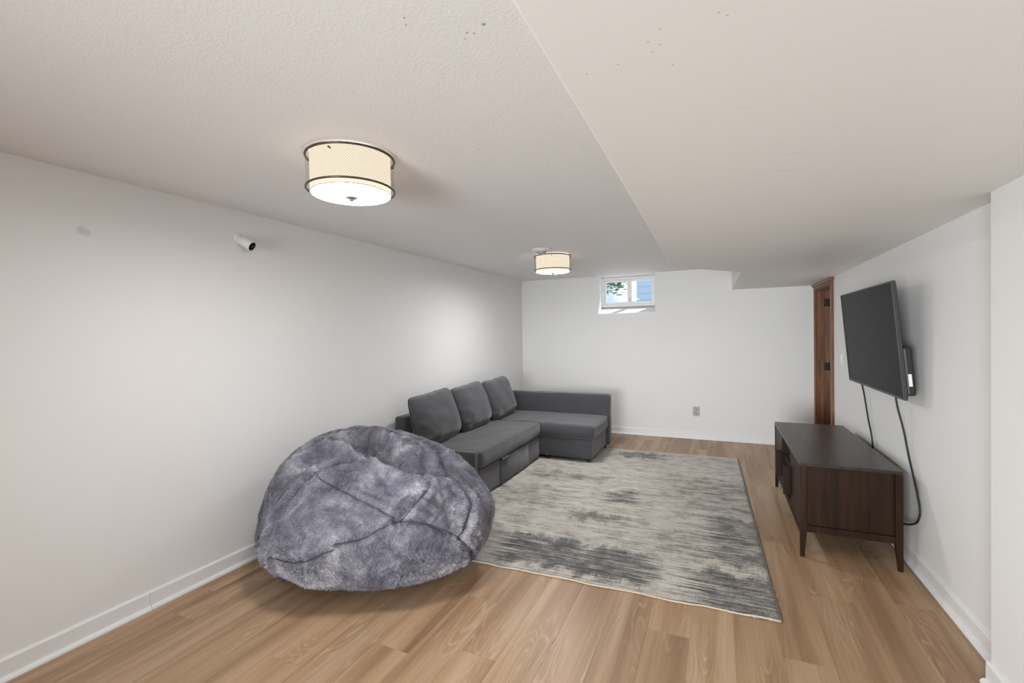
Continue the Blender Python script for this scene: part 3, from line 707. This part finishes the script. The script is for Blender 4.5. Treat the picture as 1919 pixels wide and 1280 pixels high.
du = np.roll(G, -1, 1) - np.roll(G, 1, 1); dv = np.gradient(G, axis=0); NN = np.cross(du, dv); ln_ = np.linalg.norm(NN, axis=-1, keepdims=True)
ctr = np.array([bp[0], bp[1], 0.35]); fallback = G - ctr; fallback /= np.linalg.norm(fallback, axis=-1, keepdims=True)
NN = np.where(ln_ > 1e-7, NN / np.maximum(ln_, 1e-9), fallback)
flat = G.reshape(-1, 3); nrm = NN.reshape(-1, 3)
def poly_dist(name, off=None):
    a = np.array(bag_lines[name], float)
    tq = []
    for k in range(len(a) - 1):
        for s_ in np.linspace(0, 1, 7)[:-1]: tq.append((*(a[k] * (1 - s_) + a[k + 1] * s_), (k + s_) / (len(a) - 1)))
    tq.append((*a[-1], 1.0)); tq = np.array(tq); P3 = bag_shape(tq[:, 0], tq[:, 1])
    if off is not None: P3 = P3 + np.array(off)
    best = np.full(len(flat), 9.0); par = np.zeros(len(flat))
    for k in range(len(P3) - 1):
        A, AB = P3[k], P3[k + 1] - P3[k]; t = np.clip(((flat - A) @ AB) / (AB @ AB + 1e-12), 0, 1)
        d = np.linalg.norm(flat - (A + t[:, None] * AB), axis=1); up_ = d < best
        best = np.where(up_, d, best); par = np.where(up_, tq[k, 2] + t * (tq[k + 1, 2] - tq[k, 2]), par)
    return best, par
disp = np.zeros(len(flat)); dz = np.zeros(len(flat))
d, t = poly_dist('crease', (-0.052, 0.062, 0.0)); prof = np.interp(t, [0, .12, .35, .7, 1], [.35, .95, 1, .8, .25])
disp -= prof * (0.150 * np.exp(-(d / 0.075) ** 2) + 0.045 * np.exp(-(d / 0.15) ** 2)); crease_w = np.exp(-(d / 0.20) ** 2) * prof
d, t = poly_dist('crease', (0.045, -0.055, 0.0)); disp += np.interp(t, [0, .3, .8, 1], [.0, 1, 1, .4]) * 0.050 * np.exp(-(d / 0.060) ** 2)
seam_d = np.full(len(flat), 9.0)
for nm, amp, wd in (('s1', .026, .018), ('s2', .013, .013), ('s3', .018, .015), ('s4', .017, .015), ('s5', .018, .016), ('s6', .012, .014), ('s7', .008, .012), ('s8', .040, .030), ('s9', .024, .024), ('s10', .009, .013), ('s11', .006, .011), ('s12', .005, .011), ('pk1', .007, .010), ('pk2', .006, .009)):
    d, t = poly_dist(nm); seam_d = np.minimum(seam_d, d / wd); disp += -amp * np.exp(-(d / wd) ** 2) + amp * 0.55 * np.exp(-((d - wd * 2.4) / (wd * 1.2)) ** 2)
for nm, amp, wd in (('fold', .055, .040), ('fold2', .048, .045), ('fold3', -.055, .03), ('fold4', -.035, .04), ('s10', .02, .05), ('s7', .012, .05)):
    d, t = poly_dist(nm); disp += amp * np.exp(-(d / wd) ** 2) * np.sin(np.pi * np.clip(t, 0.05, .95)) ** .5
nzf = lambda f, o: np.array([noise.noise((p[0] * f[0] + o, p[1] * f[1], p[2] * f[2])) for p in flat])
nz, n2, n3, n4 = nzf((5, 5, 5), 0), nzf((11, 11, 15), 3), nzf((30, 30, 44), 7), nzf((62, 62, 85), 11)
warp = nzf((9, 9, 9), 20)
n5 = np.array([noise.noise((p[0] * 24 + w * 3.0, p[1] * 24, p[2] * 42 + w * 3.0)) for p, w in zip(flat, warp)])
rid = 1 - np.abs(n2) * 2; rid5 = 1 - np.abs(n5) * 2.4
low_band = np.exp(-((flat[:, 2] - 0.26) / 0.10) ** 2) * np.clip(0.55 + 1.6 * nz, 0, 1)
disp += 0.014 * nz + (0.005 + 0.036 * crease_w) * rid + 0.0045 * n3 + 0.0020 * n4 + (0.0025 + 0.0150 * low_band) * rid5
newp = flat + nrm * disp[:, None]
newp[:, 2] = np.where(newp[:, 2] < 0.02, 0.009 + (np.maximum(newp[:, 2], 0)) * 0.55, newp[:, 2])
newp[:, 0] = np.maximum(newp[:, 0], L + 0.02)
vv = [tuple(p) for p in newp.reshape(nV + 1, nU, 3)[1:-1].reshape(-1, 3)]
rows = nV - 1
ff = [(j * nU + i, j * nU + (i + 1) % nU, (j + 1) * nU + (i + 1) % nU, (j + 1) * nU + i) for j in range(rows - 1) for i in range(nU)]
cb_, ct_ = len(vv), len(vv) + 1
vv += [tuple(np.mean(np.array(vv[:nU]), 0)), tuple(np.mean(np.array(vv[(rows - 1) * nU:(rows) * nU]), 0))]
ff += [(cb_, (i + 1) % nU, i) for i in range(nU)] + [(ct_, (rows - 1) * nU + i, (rows - 1) * nU + (i + 1) % nU) for i in range(nU)]
me = bpy.data.meshes.new('plush_cover'); me.from_pydata(vv, [], ff); me.update()
bag = empty('bean_bag', (bp[0], bp[1], 0)); tag(bag, 'big slouched grey plush bean bag with stitched seams beside the left wall', 'bean bag')
binv = Matrix.Translation(-Vector(bag.location))
o = new_obj('plush_cover', me, M_plush, bag, smooth=True); o.matrix_parent_inverse = binv
# short brushed pile: one small blade per tuft, combed along a wandering nap
rngf = np.random.default_rng(5)
VA = np.array(vv); FA = np.array([f for f in ff if len(f) == 4])
e1 = VA[FA[:, 1]] - VA[FA[:, 0]]; e2 = VA[FA[:, 3]] - VA[FA[:, 0]]; fn = np.cross(e1, e2); ar = np.linalg.norm(fn, axis=1); fn /= np.maximum(ar[:, None], 1e-12)
fc_ = VA[FA].mean(1); okf = (fc_[:, 2] > 0.03) | (fn[:, 2] > -0.5)
sdf = seam_d.reshape(nV + 1, nU)[1:-1].reshape(-1)[FA[:, 0]]
pr = ar * okf * np.clip(sdf / 0.9, 0.06, 1); pr /= pr.sum(); NB = 170000
pick = rngf.choice(len(FA), NB, p=pr); uu = rngf.random((NB, 2))
bp_ = VA[FA[pick, 0]] + e1[pick] * uu[:, :1] + e2[pick] * uu[:, 1:]; bn = fn[pick]
ang = 6.0 * nzf((3.2, 3.2, 3.2), 40)      # nap angle per base vertex
angf = ang.reshape(nV + 1, nU)[1:-1].reshape(-1)[FA[pick, 0]] + rngf.normal(0, .45, NB)
upv = np.array([0, 0, 1.0]); tx = np.cross(upv, bn); tx /= np.maximum(np.linalg.norm(tx, axis=1, keepdims=True), 1e-6); ty = np.cross(bn, tx)
td = tx * np.cos(angf)[:, None] - ty * np.abs(np.sin(angf))[:, None] * 1.0
sd_ = np.cross(bn, td); ln2 = rngf.uniform(.009, .017, (NB, 1)); lift = rngf.uniform(.25, .7, (NB, 1)); wd2 = rngf.uniform(.0009, .0017, (NB, 1))
tips = bp_ + ln2 * (td + bn * lift); tips[:, 2] = np.maximum(tips[:, 2], 0.009); tips[:, 0] = np.maximum(tips[:, 0], L + 0.004)
tri = np.stack([bp_ - sd_ * wd2, bp_ + sd_ * wd2, tips], 1).reshape(-1, 3)
mf = bpy.data.meshes.new('plush_pile'); mf.vertices.add(NB * 3); mf.vertices.foreach_set('co', tri.astype(np.float32).ravel())
mf.loops.add(NB * 3); mf.loops.foreach_set('vertex_index', np.arange(NB * 3, dtype=np.int32)); mf.polygons.add(NB); mf.polygons.foreach_set('loop_start', np.arange(0, NB * 3, 3, dtype=np.int32)); mf.update(calc_edges=True)
o = new_obj('plush_pile', mf, M_fur, bag); o.matrix_parent_inverse = binv; o['kind'] = 'stuff'
# sewn seam cords lying in the grooves
gp = newp.reshape(nV + 1, nU, 3)
def surf(th, ph):
    j = min(nV - 1, max(1, int(round((ph / np.pi + .5) * nV)))); i = int(round((th % (2 * np.pi)) / (2 * np.pi) * nU)) % nU
    return gp[j, i]
for nm in ('s1', 's2', 's3', 's4', 's5', 's6', 's9'):
    a = catmull([(x, y, 0) for x, y in bag_lines[nm]], 14)
    P_ = [Vector(surf(p.x, p.y)) for p in a]
    for _ in range(2): P_ = [P_[0]] + [(P_[k - 1] + P_[k] * 2 + P_[k + 1]) / 4 for k in range(1, len(P_) - 1)] + [P_[-1]]
    cb0 = Vector((bp[0], bp[1], 0.30)); P_ = [p + (p - cb0).normalized() * 0.006 for p in P_]
    o = tube('seam', P_, 0.0030, M_plush_d, bag, 6); o.matrix_parent_inverse = binv
a = Vector((-2.335, 1.875, 0.02))
o = tube('pull_loop', catmull([a + Vector(v) for v in ((0, .06, .03), (-.03, -.01, .012), (0.0, -.045, .010), (.05, -.03, .010), (.045, .05, .03))], 10), 0.014, M_plush_d, bag, 8); o.matrix_parent_inverse = binv

# ------------------------------------------------------------------ television stand
ts = empty('tv_stand', (0.705, 4.03, 0)); tag(ts, 'dark espresso wood television stand with tapered legs below the television', 'tv stand')
tinv = Matrix.Translation(-Vector(ts.location))
def tp(o, par=None): o.parent = par or ts; o.matrix_parent_inverse = Matrix.Identity(4) if par else tinv; return o
X0, X1, Y0, Y1, ZT = 0.450, 0.960, 3.318, 4.738, 0.587
tp(box('top', X0 - .002, X1 + .002, Y0 - .003, Y1 + .003, ZT - .019, ZT, M_esp_y, bev=.003))
LW = 0.036
def leg(sx, sy):
    xo = X0 if sx < 0 else X1; yo = Y0 if sy < 0 else Y1; dx = 1 if sx < 0 else -1; dy = 1 if sy < 0 else -1
    bm = bmesh.new(); prev = None
    for z, w in ((0, .021), (.004, .022), (.05, .0255), (.10, .030), (.14, .0345), (.165, LW), (ZT - .019, LW)):
        r = [bm.verts.new((xo + dx * a * w, yo + dy * b * w, z)) for a, b in ((0, 0), (1, 0), (1, 1), (0, 1))]
        if prev:
            for k in range(4): bm.faces.new((prev[k], prev[(k + 1) % 4], r[(k + 1) % 4], r[k]))
        else: bm.faces.new(r)
        prev = r
    bm.faces.new(prev); tp(bm_obj('leg', bm, M_esp_v))
for sx in (-1, 1):
    for sy in (-1, 1): leg(sx, sy)
for ys, ye in ((Y0 + .022, Y0 + .034), (Y1 - .034, Y1 - .022)): tp(box('side_panel', X0 + LW, X1 - LW, ys, ye, .195, ZT - .019, M_esp_v))
for ys, ye in ((Y0 + .004, Y0 + .030), (Y1 - .030, Y1 - .004)): tp(box('side_rail', X0 + LW, X1 - LW, ys, ye, .158, .199, M_esp_v, bev=.002))
tp(box('bottom_panel', X0 + .006, X1 - .008, Y0 + .03, Y1 - .03, .160, .178, M_esp_v)); tp(box('front_rail', X0 + .002, X0 + .02, Y0 + LW, Y1 - LW, .132, .158, M_esp_v, bev=.002))
tp(box('back_panel', X1 - .012, X1 - .004, Y0 + LW, Y1 - LW, .178, ZT - .019, M_esp_v))
OY0, OY1 = 3.79, 4.262
for y in (OY0, OY1): tp(box('divider', X0 + .022, X1 - .012, y - .008, y + .008, .178, ZT - .019, M_esp_v))
tp(box('shelf', X0 + .012, X1 - .012, OY0 + .008, OY1 - .008, .410, .424, M_esp_y))
for (ya, yb, hy) in ((Y0 + LW + .002, OY0 + .004, OY0), (OY1 - .004, Y1 - LW - .002, OY1)):
    dd = tp(box('cabinet_door', X0 + .004, X0 + .022, ya, yb, .182, ZT - .022, M_esp_v, bev=.002))
    s_ = 1 if hy == OY0 else -1
    ya_, yb_ = sorted((hy - s_ * .012, hy + s_ * .022))
    tp(box('edge_pull', X0 - .040, X0 + .006, ya_, yb_, .235, .440, M_esp_v, bev=.003), dd)

# ------------------------------------------------------------------ television
tv = empty('television', (0.915, 3.832, 1.348)); tag(tv, 'large black flat television tilted downward on the right wall', 'television')
tilt = 0.083; Wt, Ht = 1.187, 0.679
tv.rotation_euler = (0, -tilt, 0)      # local +x points to the wall, front face at local x=0, top leans into the room
def vp(o, par=None): o.parent = par or tv; return o
bm = bmesh.new(); bz = 0.009
add_box(bm, -.002, .018, -Wt / 2, -Wt / 2 + bz, -Ht / 2, Ht / 2, .002); add_box(bm, -.002, .018, Wt / 2 - bz, Wt / 2, -Ht / 2, Ht / 2, .002)
add_box(bm, -.002, .018, -Wt / 2 + bz, Wt / 2 - bz, -Ht / 2, -Ht / 2 + .016, .002); add_box(bm, -.002, .018, -Wt / 2 + bz, Wt / 2 - bz, Ht / 2 - bz, Ht / 2, .002)
vp(bm_obj('bezel', bm, M_bezel))
vp(box('screen', .001, .010, -Wt / 2 + bz, Wt / 2 - bz, -Ht / 2 + .016, Ht / 2 - bz, M_screen))
vp(box('back_shell', .010, .024, -Wt / 2 + bz, Wt / 2 - bz, -Ht / 2 + .010, Ht / 2 - bz, M_blackpl, bev=.006))
bb = vp(box('rear_housing', .022, .066, -Wt / 2 + .02, Wt / 2 - .02, -Ht / 2 + .02, -Ht / 2 + .30, M_blackpl, bev=.012))
vp(box('label_sticker', .034, .050, -Wt / 2 + .0185, -Wt / 2 + .0205, -Ht / 2 + .075, -Ht / 2 + .145, M_whitepl), bb)
vp(box('wall_bracket', .086, .110, -.22, .22, -.12, .12, M_black, bev=.003))
for y in (-.18, .18): vp(box('mount_arm', .022, .104, y - .02, y + .02, -.18, .18, M_black, bev=.003))
tv_in = Vector((0, 0, 0))
c1 = tube('television_cable', catmull([(.985, 4.345, 1.06), (1.010, 4.335, .95), (1.020, 4.25, .74), (1.024, 4.17, .60), (1.026, 4.165, .45), (1.010, 4.17, .30)], 10), 0.0055, M_cable)
tag(c1, 'black cable hanging from the middle of the television down behind the stand', 'cable')
c2 = tube('television_cable', catmull([(.975, 3.515, 1.08), (.985, 3.505, .95), (1.012, 3.49, .80), (1.022, 3.450, .665), (1.020, 3.37, .56), (1.018, 3.30, .470), (1.016, 3.258, .385), (1.014, 3.29, .315), (1.012, 3.37, .270), (1.005, 3.47, .235), (.990, 3.60, .225)], 10), 0.0055, M_cable)
tag(c2, 'black cable looping low beside the near end of the television stand', 'cable')

# ------------------------------------------------------------------ outdoors beyond the window
M_snow = plain('pale_ground', (0.75, 0.76, 0.78), 0.9, 0.1, var=0.08, nscale=3)
gr = struct(box('ground', -14, 10, B + 0.37, 40, 1.5, 1.62, M_snow), 'pale ground outside the window', 'ground')
M_bark = plain('bark', srgb(92, 82, 70), 0.9); M_leaf = plain('leaf', srgb(96, 118, 84), 0.7, 0.2, var=0.35, nscale=12)
tree = empty('garden_tree', (-3.6, 14.5, 1.62)); tag(tree, 'leafy green tree seen through the left window pane', 'tree')
tube('trunk', catmull([(-.5, .6, 0), (-.55, .6, 1.4), (-.45, .5, 2.4), (-.3, .3, 3.2)], 8), 0.09, M_bark, tree)
bm = bmesh.new(); rng = random.Random(3)
for k in range(2600):
    u = rng.random() * 6.283; rr = rng.random() ** .5
    p = Vector((rr * 1.15 * math.cos(u) - .1, rr * 0.9 * math.sin(u), 1.16 + 1.5 * rng.random() + .25 * rr * math.sin(u * 3)))
    q_ = Matrix.Rotation(rng.random() * 6.28, 3, 'Z') @ Matrix.Rotation(rng.uniform(-1, 1), 3, 'X'); s_ = rng.uniform(.05, .10)
    vs = [bm.verts.new(p + q_ @ Vector(c)) for c in ((-s_, 0, 0), (0, -s_ * .5, .01), (s_, 0, 0), (0, s_ * .5, .01))]; bm.faces.new(vs)
fo = bm_obj('foliage', bm, M_leaf, tree); fo['kind'] = 'stuff'
M_siding = plain('pale_blue_siding', srgb(196, 212, 228), 0.7, 0.2, var=0.03)
hs = empty('neighbour_house', (-1.0, 17.0, 1.62)); tag(hs, 'pale blue sided house seen through the right window pane', 'house')
bm = bmesh.new(); add_box(bm, -1.7, 4.0, 0.02, 4, 0, 3.2); bm_obj('wall', bm, M_siding, hs)
for k in range(13):
    bm = bmesh.new(); add_box(bm, -1.72, 4.02, -0.012, 0.02, k * .24, k * .24 + .232, .004); bm_obj('siding_board', bm, M_siding, hs)
prism('roof', [(-.3, 3.15), (4.3, 3.15), (2.0, 4.6)], -2.0, 4.3, plain('roof_shingle', srgb(120, 124, 130), 0.9), hs, axis='x')
